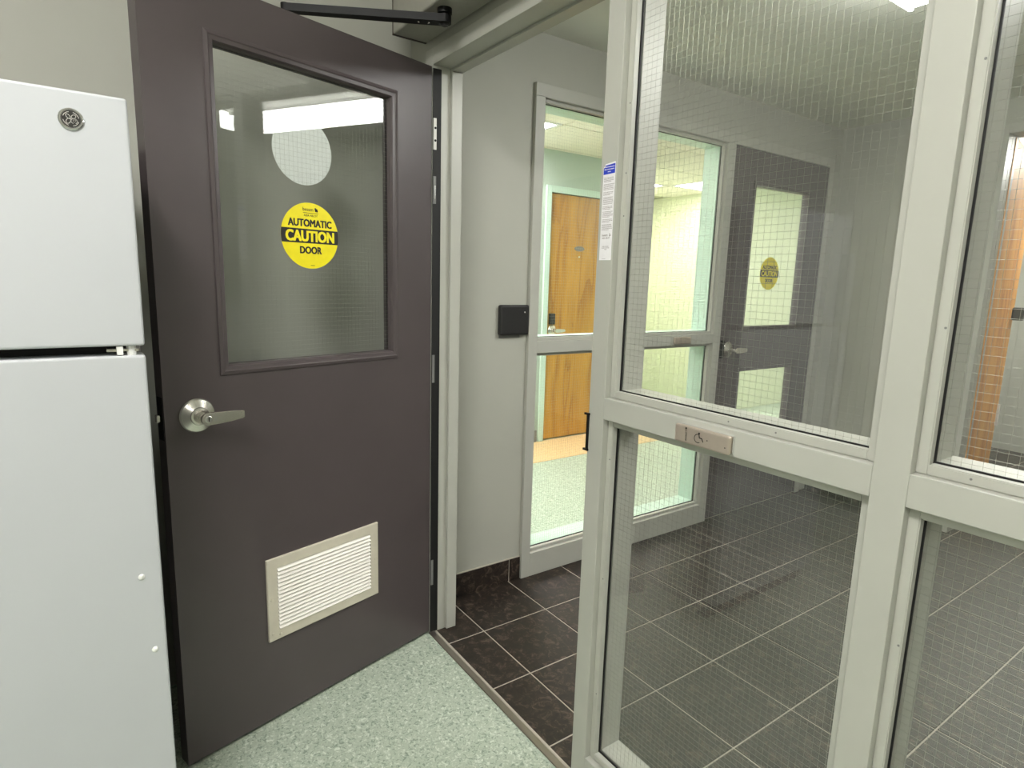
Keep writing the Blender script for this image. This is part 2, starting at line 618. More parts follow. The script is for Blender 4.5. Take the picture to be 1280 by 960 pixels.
# ------------------------------------------------------------------ hollow metal glazing
def glazed_opening(par, P, u0, u1, v0, v1, D, g, glass, wires=True, bead=0.017, bd=(0.017, 0.033), far_mat=None, r=0.00023):
    """One glass bay in a hollow metal frame. P(u,v,h): h = depth from the near face.
    D: frame depth, g: depth of the pane's middle."""
    # near glazing beads (four separate strips), screwed on
    h0, h1 = bd
    for (a, b, c, d) in ((u0, u0 + bead, v0, v1), (u1 - bead, u1, v0, v1), (u0 + bead, u1 - bead, v0, v0 + bead), (u0 + bead, u1 - bead, v1 - bead, v1)):
        bm = bmesh.new()
        slab2d(bm, [(a, c), (b, c), (b, d), (a, d)], P, h0, h1)
        bmesh.ops.recalc_face_normals(bm, faces=bm.faces)
        bmesh.ops.bevel(bm, geom=list(bm.edges), offset=0.0016, segments=2, affect='EDGES')
        obj('glazing_bead', bm, M['frame'], par)
    # gasket
    bm = bmesh.new()
    ring_frame(bm, P, u0 + .001, u1 - .001, v0 + .001, v1 - .001, [(0.0, h1), (bead + 0.0015, h1), (bead + 0.0015, g - 0.003), (0.0, g - 0.003), (0.0, h1)])
    obj('gasket', bm, M['gasket'], par)
    # rear stop, part of the rolled frame
    for (a, b, c, d) in ((u0, u0 + bead, v0, v1), (u1 - bead, u1, v0, v1), (u0 + bead, u1 - bead, v0, v0 + bead), (u0 + bead, u1 - bead, v1 - bead, v1)):
        bm = bmesh.new()
        slab2d(bm, [(a, c), (b, c), (b, d), (a, d)], P, g + 0.004, D)
        obj('rear_stop', bm, far_mat or M['frame'], par)
    bm = bmesh.new()
    slab2d(bm, [(u0 + .003, v0 + .003), (u1 - .003, v0 + .003), (u1 - .003, v1 - .003), (u0 + .003, v1 - .003)], P, g - 0.003, g + 0.003)
    pane = obj('pane', bm, glass, par)
    if wires:
        wire_grid('wire_mesh', lambda u, v, h: P(u, v, g + h), u0 + .006, u1 - .006, v0 + .006, v1 - .006, pane, r=r)
    return pane


def screws(par, P, pts, h, mat):
    for (u, v) in pts:
        bm = bmesh.new()
        a = P(u, v, h)
        n = (P(u, v, h - 0.01) - a)
        lathe(bm, [(0.0, 0.0), (0.0018, 0.0), (0.0018, 0.0006), (0.0, 0.0006)], a, n, 10)
        obj('screw', bm, mat, par)


# --- near partition side light (window_1)
w1 = empty('window_1', (-0.5, Y0, 0))
tag(w1, 'near grey steel frame partition of wired glass beside the open doorway', 'window', kind='structure')
def P1(u, v, h):
    return Vector((u + 0.5, h, v))
DEP = Y1 - Y0
XJ0, XJ1 = -1.082, -1.030         # strike jamb
XM0, XM1 = -0.4235, -0.371        # mullion
XN0, XN1 = 0.29, 0.342            # next mullion, out of frame
XE = 0.95
ZS = 0.110                        # sill member top
ZA, ZB = 1.0285, 1.081            # mid rail
def member(name, x0, x1, z0, z1):
    bm = bmesh.new()
    box(bm, x0 + .5, x1 + .5, 0, DEP, z0, z1, bev=0.0015, seg=2)
    return obj(name, bm, M['frame'], w1)
member('jamb', XJ0, XJ1, 0.0, ZH0)
member('mullion', XM0, XM1, ZS, ZH0)
member('mullion', XN0, XN1, ZS, ZH0)
member('jamb', XE, XE + FW, 0.0, ZH0)
member('head', XJ0, XE + FW, ZH0, ZH1)
member('sill', XJ1, XE, 0.0, ZS)
for a, b in ((XJ1, XM0), (XM1, XN0), (XN1, XE)):
    member('mid_rail', a, b, ZA, ZB)
for a, b in ((XJ1, XM0), (XM1, XN0), (XN1, XE)):
    for c, d in ((ZS, ZA), (ZB, ZH0)):
        glazed_opening(w1, P1, a, b, c, d, DEP, 0.039, M['glass'])
screws(w1, P1, [(-1.0175, 1.593), (-1.0175, 1.50), (-1.0175, 1.74), (-1.0175, 0.93), (-1.0175, 0.62), (-1.0175, 0.30),
                (-0.3585, 1.66), (-0.3585, 1.30), (-0.3585, 0.80), (-0.70, 1.0905), (-0.30, 1.0905), (-0.6, 1.0905)], 0.0169, M['fridge_side'])
# strike on the jamb
st = empty('strike_plate', (XJ0, Y0, 0.987))
tag(st, 'black latch strike on the jamb edge of the glass partition', 'strike')
bm = bmesh.new()
box(bm, -0.0025, 0.0, -0.004, 0.036, -0.046, 0.046)
obj('plate', bm, M['blackmetal'], st)
bm = bmesh.new()
box(bm, -0.0005, 0.005, -0.005, -0.0005, -0.045, 0.045, bev=0.0008)
obj('lip', bm, M['blackmetal'], st)
for s in (-1, 1):
    boxobj('tab', (-0.010, 0.006, -0.0055, -0.0005, s * 0.045 - 0.0025, s * 0.045 + 0.0025), M['blackmetal'], st)
wall_gap = boxobj('wall_near', (XE + FW, 2.0, Y0 + .008, Y1 - .008, 0, ZH1), M['wall'])
tag(wall_gap, 'grey wall at the end of the glass partition', 'wall', kind='structure')

# --- hinge jamb and head of the doorway (trim_2)
t2 = empty('trim_2', (-1.5, Y0, 0))
tag(t2, 'grey steel door frame on the hinge side of the open plum door', 'door frame', kind='structure')
RB = 0.066                     # rabbet depth
bm = bmesh.new()
box(bm, -1.971 + 1.5, -1.919 + 1.5, 0, DEP, 0, ZH1, bev=0.0015, seg=2)
obj('hinge_jamb', bm, M['frame'], t2)
bm = bmesh.new()
box(bm, -1.919 + 1.5, -1.082 + 1.5, 0, DEP, ZH0, ZH1, bev=0.0015, seg=2)
obj('head', bm, M['frame'], t2)
bm = bmesh.new()
box(bm, -1.919 + 1.5, -1.905 + 1.5, RB, DEP, 0.002, ZH0 - 0.008, bev=0.002, seg=2)
obj('stop', bm, M['frame'], t2)
bm = bmesh.new()
box(bm, -1.919 + 1.5, -1.082 + 1.5, RB, DEP, ZH0 - 0.008, ZH0, bev=0.001)
obj('stop', bm, M['frame'], t2)
boxobj('gap_shade_strip', (-1.919 + 1.5, -1.9155 + 1.5, 0.0005, 0.031, 0.004, ZH0 - 0.01), M['gasket'], t2)  # black strip stands in for the shaded gap between door and jamb
boxobj('hinge_leaf', (-1.9155 + 1.5, -1.913 + 1.5, 0.0015, 0.0125, 1.776, 1.876), M['hinge'], t2)
for z in (1.805, 1.845):
    bm = bmesh.new()
    lathe(bm, [(0, 0.0), (0.004, 0.0), (0.004, 0.0006), (0, 0.0006)], (-1.913 + 1.5, 0.008, z), (1, 0, 0), 12)
    obj('screw', bm, M['blackmetal'], t2)
for zc in (1.03, 0.25):
    boxobj('hinge_leaf', (-1.9155 + 1.5, -1.913 + 1.5, 0.0015, 0.0105, zc - 0.05, zc + 0.05), M['fridge_side'], t2)
hl = boxobj('power_transfer', (-1.9155 + 1.5, -1.912 + 1.5, 0.001, 0.0115, 1.60, 1.69), M['fridge_side'], t2)
boxobj('cable_loop', (-1.912 + 1.5, -1.9105 + 1.5, 0.003, 0.009, 1.615, 1.66), M['chrome'], hl)

# ------------------------------------------------------------------ left wall glazed screen (window_2) and far door
SX = XW + 0.018                     # face of the screen, proud of the wall
SD = 0.145
w2 = empty('window_2', (SX, 2.2, 0))
tag(w2, 'grey framed wired glass side light in the left wall looking into the green corridor', 'window', kind='structure')
def P2(u, v, h):
    return Vector((-h, u - 2.2, v))
def member2(name, y0, y1, z0, z1):
    bm = bmesh.new()
    box(bm, -0.06, 0, y0 - 2.2, y1 - 2.2, z0, z1, bev=0.0015, seg=2)
    o = obj(name, bm, M['frame'], w2)
    boxobj('corridor_face', (-SD, -0.06, y0 - 2.2, y1 - 2.2, z0, z1), M['mintframe'], o)
    return o
MZ = 2.086
S0, S1 = WY0 + 0.048, WY1 - 0.060
member2('jamb', WY0, S0, 0, MZ)
member2('mullion', S1, WY1, 0, MZ)
member2('head', WY0, WY1, MZ, 2.137)
member2('sill', S0, S1, 0, 0.112)
member2('mid_rail', S0, S1, 1.040, 1.092)
for c, d in ((0.112, 1.040), (1.092, MZ)):
    glazed_opening(w2, P2, S0, S1, c, d, SD, 0.044, M['glassfar'], bead=0.014, bd=(0.018, 0.038), far_mat=M['mintframe'], r=0.00023)

t3 = empty('trim_3', (SX, 3.3, 0))
tag(t3, 'grey steel frame around the far plum door in the left wall', 'door frame', kind='structure')
bm = bmesh.new(); box(bm, -SD, 0, 3.800 - 3.3, DY1 - 3.3, 0, 2.137, bev=0.0015); obj('jamb', bm, M['frame'], t3)
bm = bmesh.new(); box(bm, -SD, 0, WY1 - 3.3, 3.800 - 3.3, MZ, 2.137, bev=0.0015); obj('head', bm, M['frame'], t3)

# far plum door (closed), face at SX-0.012
def P3(u, v, h):
    return Vector((h, u - 2.865, v))
d2 = empty('door_2', (SX - 0.004, 2.865, 0))
tag(d2, 'far plum steel door with two glass lights and a caution sticker, seen through wired glass', 'door', kind='structure')
LY0, LY1 = 3.055, 3.605
bs = [(-0.044, 0, 2.865, LY0, 0.012, MZ - .003), (-0.044, 0, LY1, 3.797, 0.012, MZ - .003),
      (-0.044, 0, LY0, LY1, 1.913, MZ - .003), (-0.044, 0, LY0, LY1, 0.876, 1.117), (-0.044, 0, LY0, LY1, 0.012, 0.50)]
boxes('leaf', [(a, b, c - 2.865, d - 2.865, e, f) for a, b, c, d, e, f in bs], M['purple'], d2)
for c, d in ((0.50, 0.876), (1.117, 1.913)):
    bm = bmesh.new()
    ring_frame(bm, P3, LY0 - .012, LY1 + .012, c - .012, d + .012, [(0, 0), (0.003, 0.008), (0.02, 0.006), (0.024, -0.02)])
    obj('glazing_trim', bm, M['purple'], d2)
    bm = bmesh.new()
    slab2d(bm, [(LY0, c), (LY1, c), (LY1, d), (LY0, d)], P3, -0.025, -0.019)
    pn = obj('pane', bm, M['glassfar'], d2)
    wire_grid('wire_mesh', lambda u, v, h: P3(u, v, h - 0.022), LY0, LY1, c, d, pn, r=0.00023)


def lever_set(par, P, cu, cv, du, mat, keyed=True, L=0.090):
    """conical rose, neck and flat lever; du = +1/-1 direction of the lever along u"""
    o = P(cu, cv, 0)
    n = (P(cu, cv, 1) - o).normalized()
    bm = bmesh.new()
    lathe(bm, [(0, 0), (0.0445, 0.0), (0.0445, 0.005), (0.0415, 0.0085), (0.0235, 0.020), (0.0225, 0.0225), (0.0175, 0.0235), (0.0170, 0.028), (0, 0.028)], o, n, 56)
    obj('rose', bm, mat, par)
    bm = bmesh.new()
    lathe(bm, [(0, 0.024), (0.0125, 0.024), (0.0115, 0.05), (0.0125, 0.062), (0, 0.062)], o, n, 32)
    obj('neck', bm, mat, par, smooth=True)
    pts = []
    for i in range(13):
        a = math.pi / 2 + math.pi * i / 12
        pts.append((0.0155 * math.cos(a), 0.0155 * math.sin(a)))
    pts += [(0.02, -0.0155), (0.06, -0.0135), (L, -0.0095), (L + 0.003, -0.007), (L + 0.003, 0.0075), (L, 0.010), (0.06, 0.0135), (0.02, 0.0155)]
    bm = bmesh.new()
    slab2d(bm, [(cu + du * x, cv + z) for x, z in pts], P, 0.058, 0.069)
    bmesh.ops.recalc_face_normals(bm, faces=bm.faces)
    es = [e for e in bm.edges if len(e.link_faces) == 2 and e.calc_face_angle(0) > 0.9]
    bmesh.ops.bevel(bm, geom=es, offset=0.0018, segments=2, affect='EDGES')
    lv = obj('lever', bm, mat, par)
    if keyed:
        bm = bmesh.new()
        lathe(bm, [(0, 0), (0.0085, 0), (0.0085, 0.0015), (0.0075, 0.002), (0, 0.002)], P(cu, cv, 0.069), n, 28)
        k = obj('key_cylinder', bm, M['chrome'], lv)
        bm = bmesh.new()
        slab2d(bm, [(cu - .0012, cv - .005), (cu + .0012, cv - .005), (cu + .0012, cv + .005), (cu - .0012, cv + .005)], P, 0.0705, 0.0713)
        obj('keyway', bm, M['ink'], lv)
        bm = bmesh.new()
        slab2d(bm, [(cu + du * .014, cv - .006), (cu + du * .020, cv - .006), (cu + du * .020, cv + .006), (cu + du * .014, cv + .006)], P, 0.069, 0.0698)
        obj('indicator', bm, M['chrome'], lv)
    return lv


lever_set(d2, P3, 2.935, 1.000, 1, M['steel'], keyed=False)
bm = bmesh.new()
box(bm, 0.0, 0.014, 2.868 - 2.865, 2.892 - 2.865, 0.955, 1.055, bev=0.002)
obj('latch_guard', bm, M['blackmetal'], d2)


def caution_sticker(par, P, cu, cv, r, flip, h, name='caution_sticker', tiny=True):
    """yellow round decal: disc, black band, wording. flip=-1 if viewer's right is -u. h: surface height"""
    def Q(x, y, k):
        return P(cu + flip * x, cv + y, k)
    bm = bmesh.new()
    slab2d(bm, circle(0, 0, r, 72), Q, h, h + 0.0004)
    sk = obj(name, bm, M['yellow'], par)
    b0, b1 = -0.225, 0.205
    a0, a1 = math.asin(b0), math.asin(b1)
    n = 8
    pts = [(math.cos(a0 + (a1 - a0) * i / n) * r * .998, math.sin(a0 + (a1 - a0) * i / n) * r * .998) for i in range(n + 1)]
    pts += [(-x, y) for x, y in reversed(pts)]
    bm = bmesh.new()
    slab2d(bm, pts, Q, h + 0.0004, h + 0.0006)
    obj('black_band', bm, M['ink'], sk)
    e = h + 0.0009
    bm = bmesh.new()
    text_geo(bm, 'CAUTION', Q, 0, -0.012 * r, e, width=1.66 * r, height=0.315 * r, heavy=0.020 * r)
    obj('caution_word', bm, M['yellow'], sk)
    bm = bmesh.new()
    text_geo(bm, 'AUTOMATIC', Q, 0, 0.385 * r, e, width=1.50 * r, height=0.215 * r, heavy=0.012 * r)
    text_geo(bm, 'DOOR', Q, 0, -0.435 * r, e, width=0.74 * r, height=0.21 * r, heavy=0.012 * r)
    if tiny:
        text_geo(bm, 'besam', Q, -0.07 * r, 0.80 * r, e, width=0.36 * r)
        text_geo(bm, 'ASSA ABLOY', Q, 0.02 * r, 0.615 * r, e, width=0.48 * r, bold=0.01)
        for q in stroke([(-.24 * r, .69 * r), (.29 * r, .69 * r)], 0.012 * r):
            flat(bm, q, Q, e)
        for (x, y) in ((.19, .83), (.235, .80), (.20, .775), (.245, .765)):
            flat(bm, circle(x * r, y * r, 0.032 * r, 10), Q, e)
        dashes(bm, Q, -0.02 * r, 0.12 * r, -0.90 * r, 0.018 * r, e)
    obj('lettering', bm, M['ink'], sk)
    return sk


sk = caution_sticker(d2, P3, 3.300, 1.431, 0.094, 1, -0.0188, tiny=False)
sk['label'] = 'yellow caution sticker on the far door glass'

# ------------------------------------------------------------------ near plum door (door_1)
AL = math.radians(15.3)
d1 = empty('door_1', (-1.919, Y0, 0), -(math.pi / 2 - AL))
tag(d1, 'open plum steel door with wired glass light, lever handle and white louvre', 'door', kind='structure')
def PD(u, v, h):
    return Vector((u, h, v))
DW, DZ0, DZ1 = 0.888, 0.011, 2.036
GU0, GU1, GV0, GV1 = 0.168, 0.728, 1.100, 1.908       # glass opening
TH = 0.044
boxes('leaf', [(0.004, GU0, -TH, 0, DZ0, DZ1), (GU1, DW, -TH, 0, DZ0, DZ1), (GU0, GU1, -TH, 0, GV1, DZ1), (GU0, GU1, -TH, 0, DZ0, GV0)], M['purple'], d1)
for face, sgn in ((0.0, 1), (-TH, -1)):
    bm = bmesh.new()
    ring_frame(bm, lambda u, v, h: PD(u, v, face + sgn * h), GU0 - .018, GU1 + .018, GV0 - .018, GV1 + .018,
               [(0, 0), (0.0015, 0.004), (0.010, 0.0065), (0.013, 0.0045), (0.022, 0.0035), (0.026, -0.004), (0.0275, -0.019)])
    obj('glazing_trim', bm, M['purple'], d1)
bm = bmesh.new()
slab2d(bm, [(GU0, GV0), (GU1, GV0), (GU1, GV1), (GU0, GV1)], PD, -0.025, -0.019)
pane = obj('pane', bm, M['glassdoor'], d1)
wire_grid('wire_mesh', lambda u, v, h: PD(u, v, h - 0.022), GU0, GU1, GV0, GV1, pane)
sk = caution_sticker(d1, PD, 0.457, 1.460, 0.093, -1, -0.0189)
sk['label'] = 'round yellow and black caution sticker'
bm = bmesh.new()
slab2d(bm, circle(0.470, 1.694, 0.093, 72), PD, -0.0258, -0.0253)
ob = obj('sticker_back', bm, M['stickerback'], d1)
ob['label'] = 'white back of a round sticker behind the glass'

lever_set(d1, PD, 0.811, 0.986, -1, M['steel'])
# latch face on the door edge
bm = bmesh.new()
box(bm, DW - .0005, DW + .0012, -TH / 2 - .014, -TH / 2 + .014, 0.93, 1.04)
lf = obj('latch_plate', bm, M['blackmetal'], d1)
bm = bmesh.new()
box(bm, DW + .001, DW + .012, -TH / 2 - .007, -TH / 2 + .007, 0.976, 0.996, bev=0.003, seg=2)
obj('latch_bolt', bm, M['steel'], lf)

# louvre vent
V0, V1, VZ0, VZ1 = 0.246, 0.646, 0.268, 0.527
I0, I1, IZ0, IZ1 = 0.279, 0.613, 0.300, 0.496
bm = bmesh.new()
ring_frame(bm, PD, V0, V1, VZ0, VZ1, [(0, 0.0), (0.0, 0.006), (0.002, 0.0075), (0.0315, 0.0075), (0.0325, 0.006), (0.0325, 0.0)])
vf = obj('vent_frame', bm, M['vent'], d1)
vf['label'] = 'cream metal louvre frame low on the door'
boxobj('vent_back', (I0, I1, 0.0002, 0.0012, IZ0, IZ1), M['brown'], vf)
NS = 16
me_s = None
for i in range(NS):
    z = IZ0 + (i + 0.5) * (IZ1 - IZ0) / NS
    hz = (IZ1 - IZ0) / NS * 0.40
    if me_s is None:
        bm = bmesh.new()
        # inclined blade: top leans back, face looks up and out
        sec = [(0.0105, -hz), (0.0096, -hz - 0.0012), (0.0016, hz - 0.0012), (0.0026, hz)]
        a = [bm.verts.new(Vector((I0, y, zz))) for y, zz in sec]
        b = [bm.verts.new(Vector((I1, y, zz))) for y, zz in sec]
        bm.faces.new(a); bm.faces.new(b)
        for k in range(4):
            j = (k + 1) % 4
            bm.faces.new((a[k], a[j], b[j], b[k]))
        o = obj('slat', bm, M['slat'], vf)
        me_s = o.data
    else:
        o = bpy.data.objects.new('slat', me_s)
        C.objects.link(o)
        o.parent = vf
    o.location = (0, 0, z)
for (u, v) in ((V1 - .012, 0.40), (V1 - .012, 0.292), (V1 - .036, 0.282), (V0 + .012, 0.40)):
    bm = bmesh.new()
    lathe(bm, [(0, 0.0075), (0.0045, 0.0075), (0.0038, 0.0086), (0, 0.0092)], (u, 0, v), (0, 1, 0), 14)
    obj('screw', bm, M['vent'], vf)

# ------------------------------------------------------------------ door operator above the doorway
op = empty('door_operator', (-1.5, Y0, 2.118))
tag(op, 'grey automatic door operator box with black arm above the doorway', 'door operator')
bm = bmesh.new()
box(bm, -1.962 + 1.5, -0.95 + 1.5, -0.122, 0.0, 0.0, 0.135, bev=0.006, seg=3)
obj('cover', bm, M['operator'], op)
boxobj('end_cap', (-1.970 + 1.5, -1.962 + 1.5, -0.120, -0.001, 0.0, 0.133), M['brown'], op)
sp = Vector((-1.69, 0.912, 2.118)) - Vector((-1.5, Y0, 2.118))
bm = bmesh.new()
lathe(bm, [(0, 0.0), (0.021, 0.0), (0.021, 0.014), (0.014, 0.016), (0.014, 0.042), (0, 0.042)], sp, (0, 0, -1), 28)
obj('spindle', bm, M['blackmetal'], op)
# arm runs over the door's top edge to a slide shoe on its hidden face
tgt = Vector((-1.905, 0.52, 2.088)) - Vector((-1.5, Y0, 2.118))
p0 = Vector((sp.x, sp.y, -0.030))
bm = bmesh.new()
dv = (tgt - p0); dv.z = 0
L = dv.length
dvn = dv.normalized()
nn = Vector((-dvn.y, dvn.x, 0))
def PA(u, v, h):
    return p0 + dvn * u + nn * v + Vector((0, 0, h))
out = [(x, y) for x, y in circle(0, 0, 0.019, 16, math.pi / 2, 3 * math.pi / 2)] + [(0, -0.019), (L, -0.013), (L, 0.013), (0.0, 0.019)]
slab2d(bm, out, PA, -0.010, 0.010)
arm = obj('arm', bm, M['blackmetal'], op)
bm = bmesh.new()
lathe(bm, [(0, 0), (0.011, 0), (0.011, 0.006), (0, 0.006)], p0 + Vector((0, 0, -0.010)), (0, 0, -1), 6)
obj('arm_bolt', bm, M['black'], arm)
for u in (0.045, 0.075):
    bm = bmesh.new()
    lathe(bm, [(0, 0), (0.0032, 0), (0.0028, 0.0015), (0, 0.002)], PA(u, 0, -0.010), (0, 0, -1), 12)
    obj('screw', bm, M['steel'], arm)
bm = bmesh.new()
lathe(bm, [(0, 0.012), (0.012, 0.012), (0.012, -0.050), (0, -0.050)], tgt, (0, 0, 1), 18)
obj('slide_shoe', bm, M['blackmetal'], op)

# ------------------------------------------------------------------ refrigerator
FX, FY1, FY0 = -1.350, 0.086, -0.614
FZT = 1.652
fr = empty('refrigerator', (-1.72, -0.26, 0))
tag(fr, 'white top-freezer refrigerator standing at the left beside the open door', 'refrigerator')
fo = Vector((-1.72, -0.26, 0))
def fb(x0, x1, y0, y1, z0, z1):
    return (x0 - fo.x, x1 - fo.x, y0 - fo.y, y1 - fo.y, z0, z1)
boxobj('cabinet', fb(-2.06, FX - 0.066, FY0 + 0.004, FY1 - 0.004, 0.03, FZT - 0.012), M['fridge_side'], fr, bev=0.006, seg=2)
boxobj('door_seal', fb(FX - 0.066, FX - 0.058, FY0 + 0.02, FY1 - 0.02, 0.09, FZT - 0.02), M['gasket'], fr)
boxobj('kick_grille', fb(FX - 0.066, FX - 0.045, FY0 + 0.01, FY1 - 0.01, 0.012, 0.075), M['black'], fr)
for (x, y) in ((-1.45, FY0 + .05), (-1.45, FY1 - .05), (-2.0, FY0 + .05), (-2.0, FY1 - .05)):
    bm = bmesh.new()
    lathe(bm, [(0, 0), (0.018, 0), (0.018, 0.032), (0, 0.032)], Vector((x, y, 0)) - fo, (0, 0, 1), 16)
    obj('foot', bm, M['black'], fr)
fz = boxobj('freezer_door', fb(FX - 0.058, FX, FY0, FY1, 1.207, FZT), M['fridge'], fr, bev=0.005, seg=3)
fd = boxobj('fridge_door', fb(FX - 0.058, FX, FY0, FY1, 0.085, 1.1885), M['fridge'], fr, bev=0.005, seg=3)
# centre hinge in the gap
hg = boxobj('center_hinge', fb(FX - 0.064, FX - 0.012, FY1 - 0.062, FY1 - 0.010, 1.1955, 1.2005), M['steel'], fr)
bm = bmesh.new()
lathe(bm, [(0, 0), (0.008, 0), (0.008, 0.0185), (0, 0.0185)], Vector((FX - 0.018, FY1 - 0.022, 1.1885)) - fo, (0, 0, 1), 16)
obj('hinge_pin', bm, M['white'], hg)
boxobj('hinge_block', fb(FX - 0.03, FX - 0.004, FY1 - 0.046, FY1 - 0.036, 1.190, 1.206), M['white'], hg)
# handles on the opening side
for (z0, z1) in ((1.215, 1.50), (0.72, 1.175)):
    par = fz if z0 > 1.2 else fd
    bm = bmesh.new()
    box(bm, *fb(FX + 0.028, FX + 0.046, FY0 + 0.020, FY0 + 0.050, z0, z1), bev=0.008, seg=3)
    box(bm, *fb(FX - 0.001, FX + 0.034, FY0 + 0.022, FY0 + 0.048, z0 + 0.004, z0 + 0.03), bev=0.006, seg=2)
    box(bm, *fb(FX - 0.001, FX + 0.034, FY0 + 0.022, FY0 + 0.048, z1 - 0.03, z1 - 0.004), bev=0.006, seg=2)
    obj('handle', bm, M['fridge'], par)
# screw caps on the lower door
for (y, z) in ((0.050, 0.740), (0.064, 0.576)):
    bm = bmesh.new()
    lathe(bm, [(0, 0), (0.0062, 0), (0.006, 0.0014), (0.0042, 0.003), (0, 0.0036)], Vector((FX, y, z)) - fo, (1, 0, 0), 24)
    obj('screw_cap', bm, M['white'], fd, smooth=True)
# round monogram badge
bc = Vector((FX, 0.001, 1.603)) - fo
def PB(u, v, h):
    return bc + Vector((h, u, v))
RBG = 0.0185
bm = bmesh.new()
lathe(bm, [(0, 0), (RBG, 0), (RBG, 0.0022), (RBG * .93, 0.0034), (RBG * .80, 0.0034), (RBG * .76, 0.0024), (0, 0.0024)], bc, (1, 0, 0), 48)
bg = obj('badge', bm, M['chrome'], fz)
bm = bmesh.new()
flat(bm, circle(0, 0, RBG * .745, 40), PB, 0.0026)
obj('badge_field', bm, M['ink'], bg)
bm = bmesh.new()
r = RBG
sw = 0.055 * r
def loop(cx, cy, rx, ry, rot, a0=0, a1=360, n=18):
    pts = []
    for i in range(n + 1):
        a = math.radians(a0 + (a1 - a0) * i / n)
        x, y = rx * math.cos(a), ry * math.sin(a)
        pts.append(((cx + x * math.cos(rot) - y * math.sin(rot)) * r, (cy + x * math.sin(rot) + y * math.cos(rot)) * r))
    return pts
script = [loop(-.20, .20, .24, .13, math.radians(125)), loop(-.20, -.20, .26, .16, math.radians(60)),
          loop(.22, .22, .19, .14, math.radians(35)), loop(.24, -.18, .24, .22, 0, -60, 250), loop(.26, -.16, .10, .10, 0, 0, 300),
          [(-.05 * r, 0), (.38 * r, .03 * r)]]
for a0 in range(0, 360, 90):     # four swirls round the rim
    script.append(loop(0, 0, .62, .62, math.radians(a0 + 12), 0, 58, 10))
    ca = math.radians(a0 + 12)
for pl in script:
    for q in stroke(pl, sw):
        flat(bm, q, PB, 0.0029)
obj('badge_script', bm, M['hinge'], bg)

# ------------------------------------------------------------------ card reader on the left wall
rd = empty('card_reader', (XW, 1.465, 1.185))
tag(rd, 'square black card reader on the grey wall beside the corridor side light', 'card reader')
bm = bmesh.new()
box(bm, 0.0, 0.026, -0.073, 0.073, -0.062, 0.064, bev=0.008, seg=3)
obj('housing', bm, M['black'], rd)
bm = bmesh.new()
box(bm, 0.0, 0.006, -0.066, 0.040, -0.074, -0.05, bev=0.002)
obj('back_plate', bm, M['fridge_side'], rd)
bm = bmesh.new()
lathe(bm, [(0, 0.0255), (0.0035, 0.0255), (0.0025, 0.0275), (0, 0.028)], (0, 0.048, 0.034), (1, 0, 0), 14)
obj('status_light', bm, M['white'], rd)

# ------------------------------------------------------------------ push plates
def push_plate(name, label, loc, rz, detail):
    t = empty(name, loc, rz)
    tag(t, label, 'push plate', 'door push plates')
    def Q(u, v, h):
        return Vector((u, -h, v))
    bm = bmesh.new()
    slab2d(bm, [(-.058, -.0155), (.066, -.0155), (.066, .0175), (-.058, .0175)], Q, 0.0, 0.007)
    obj('back_box', bm, M['chrome'], t)
    bm = bmesh.new()
    box(bm, -.0655, .0655, -0.0175, -0.007, -.0185, .0185, bev=0.0045, seg=3)
    pl = obj('plate', bm, M['plate'], t)
    if detail:
        e = 0.0178
        bm = bmesh.new()
        a = loop2(-.006, -.001, .0085, 75, 300)
        for q in stroke(a, 0.0014):
            flat(bm, q, Q, e)
        for q in stroke([(-.0035, .0065), (-.0025, .001), (.0035, .0005), (.0065, -.0055)], 0.0022):
            flat(bm, q, Q, e)
        flat(bm, circle(-.0038, .0095, .0022, 12), Q, e)
        obj('wheelchair_symbol', bm, M['ink'], pl)
        bm = bmesh.new()
        def QR(x, y, h):
            return Q(-.036 - y, 0.001 + x, h)
        dashes(bm, QR, -0.013, 0.010, 0.0, 0.0012, e, 2)
        dashes(bm, QR, -0.013, 0.004, -0.0024, 0.0010, e, 5)
        flat(bm, circle(-.036, .0135, .0022, 10), Q, e)
        obj('lettering', bm, M['ink'], pl)
        for (u, v) in ((.057, -.005), (.016, -.0005)):
            bm = bmesh.new()
            lathe(bm, [(0, 0), (0.0013, 0), (0.0013, 0.0004), (0, 0.0004)], Q(u, v, 0.0175), (0, -1, 0), 10)
            obj('screw', bm, M['ink'], pl)
    return t


def loop2(cx, cy, r_, a0, a1, n=18):
    return [(cx + r_ * math.cos(math.radians(a0 + (a1 - a0) * i / n)), cy + r_ * math.sin(math.radians(a0 + (a1 - a0) * i / n))) for i in range(n + 1)]


push_plate('door_push_plate', 'brushed steel push plate with wheelchair symbol on the near mid rail', (-0.736, Y0, 1.052), 0.0, True)
push_plate('door_push_plate', 'small dull push plate on the rail of the corridor side light', (SX, 2.53, 1.066), math.pi / 2, False)

# ------------------------------------------------------------------ instruction label on the strike jamb
lb = empty('instruction_label', (-1.0535, Y0, 1.402))
tag(lb, 'narrow white printed label with blue heading on the strike jamb', 'label')
def QL(u, v, h):
    return Vector((u, -h, v))
W_, H_ = 0.0195, 0.215
bm = bmesh.new()
slab2d(bm, [(-W_, 0), (W_, 0), (W_, H_), (W_ - .002, H_ + .002), (-W_ + .006, H_ - .001), (-W_ + .005, H_ - .006), (-W_, H_ - .008)], QL, 0.0001, 0.0004)
obj('label_sheet', bm, M['paper'], lb)
bm = bmesh.new()
flat(bm, [(-W_ + .001, H_ - .024), (W_ - .001, H_ - .023), (W_ - .001, H_ - .002), (-W_ + .007, H_ - .004), (-W_ + .0055, H_ - .0085), (-W_ + .001, H_ - .0095)], QL, 0.0006)
obj('blue_heading', bm, M['blue'], lb)
bm = bmesh.new()
dashes(bm, QL, -.012, .016, H_ - .0080, .0018, 0.0008, 1)
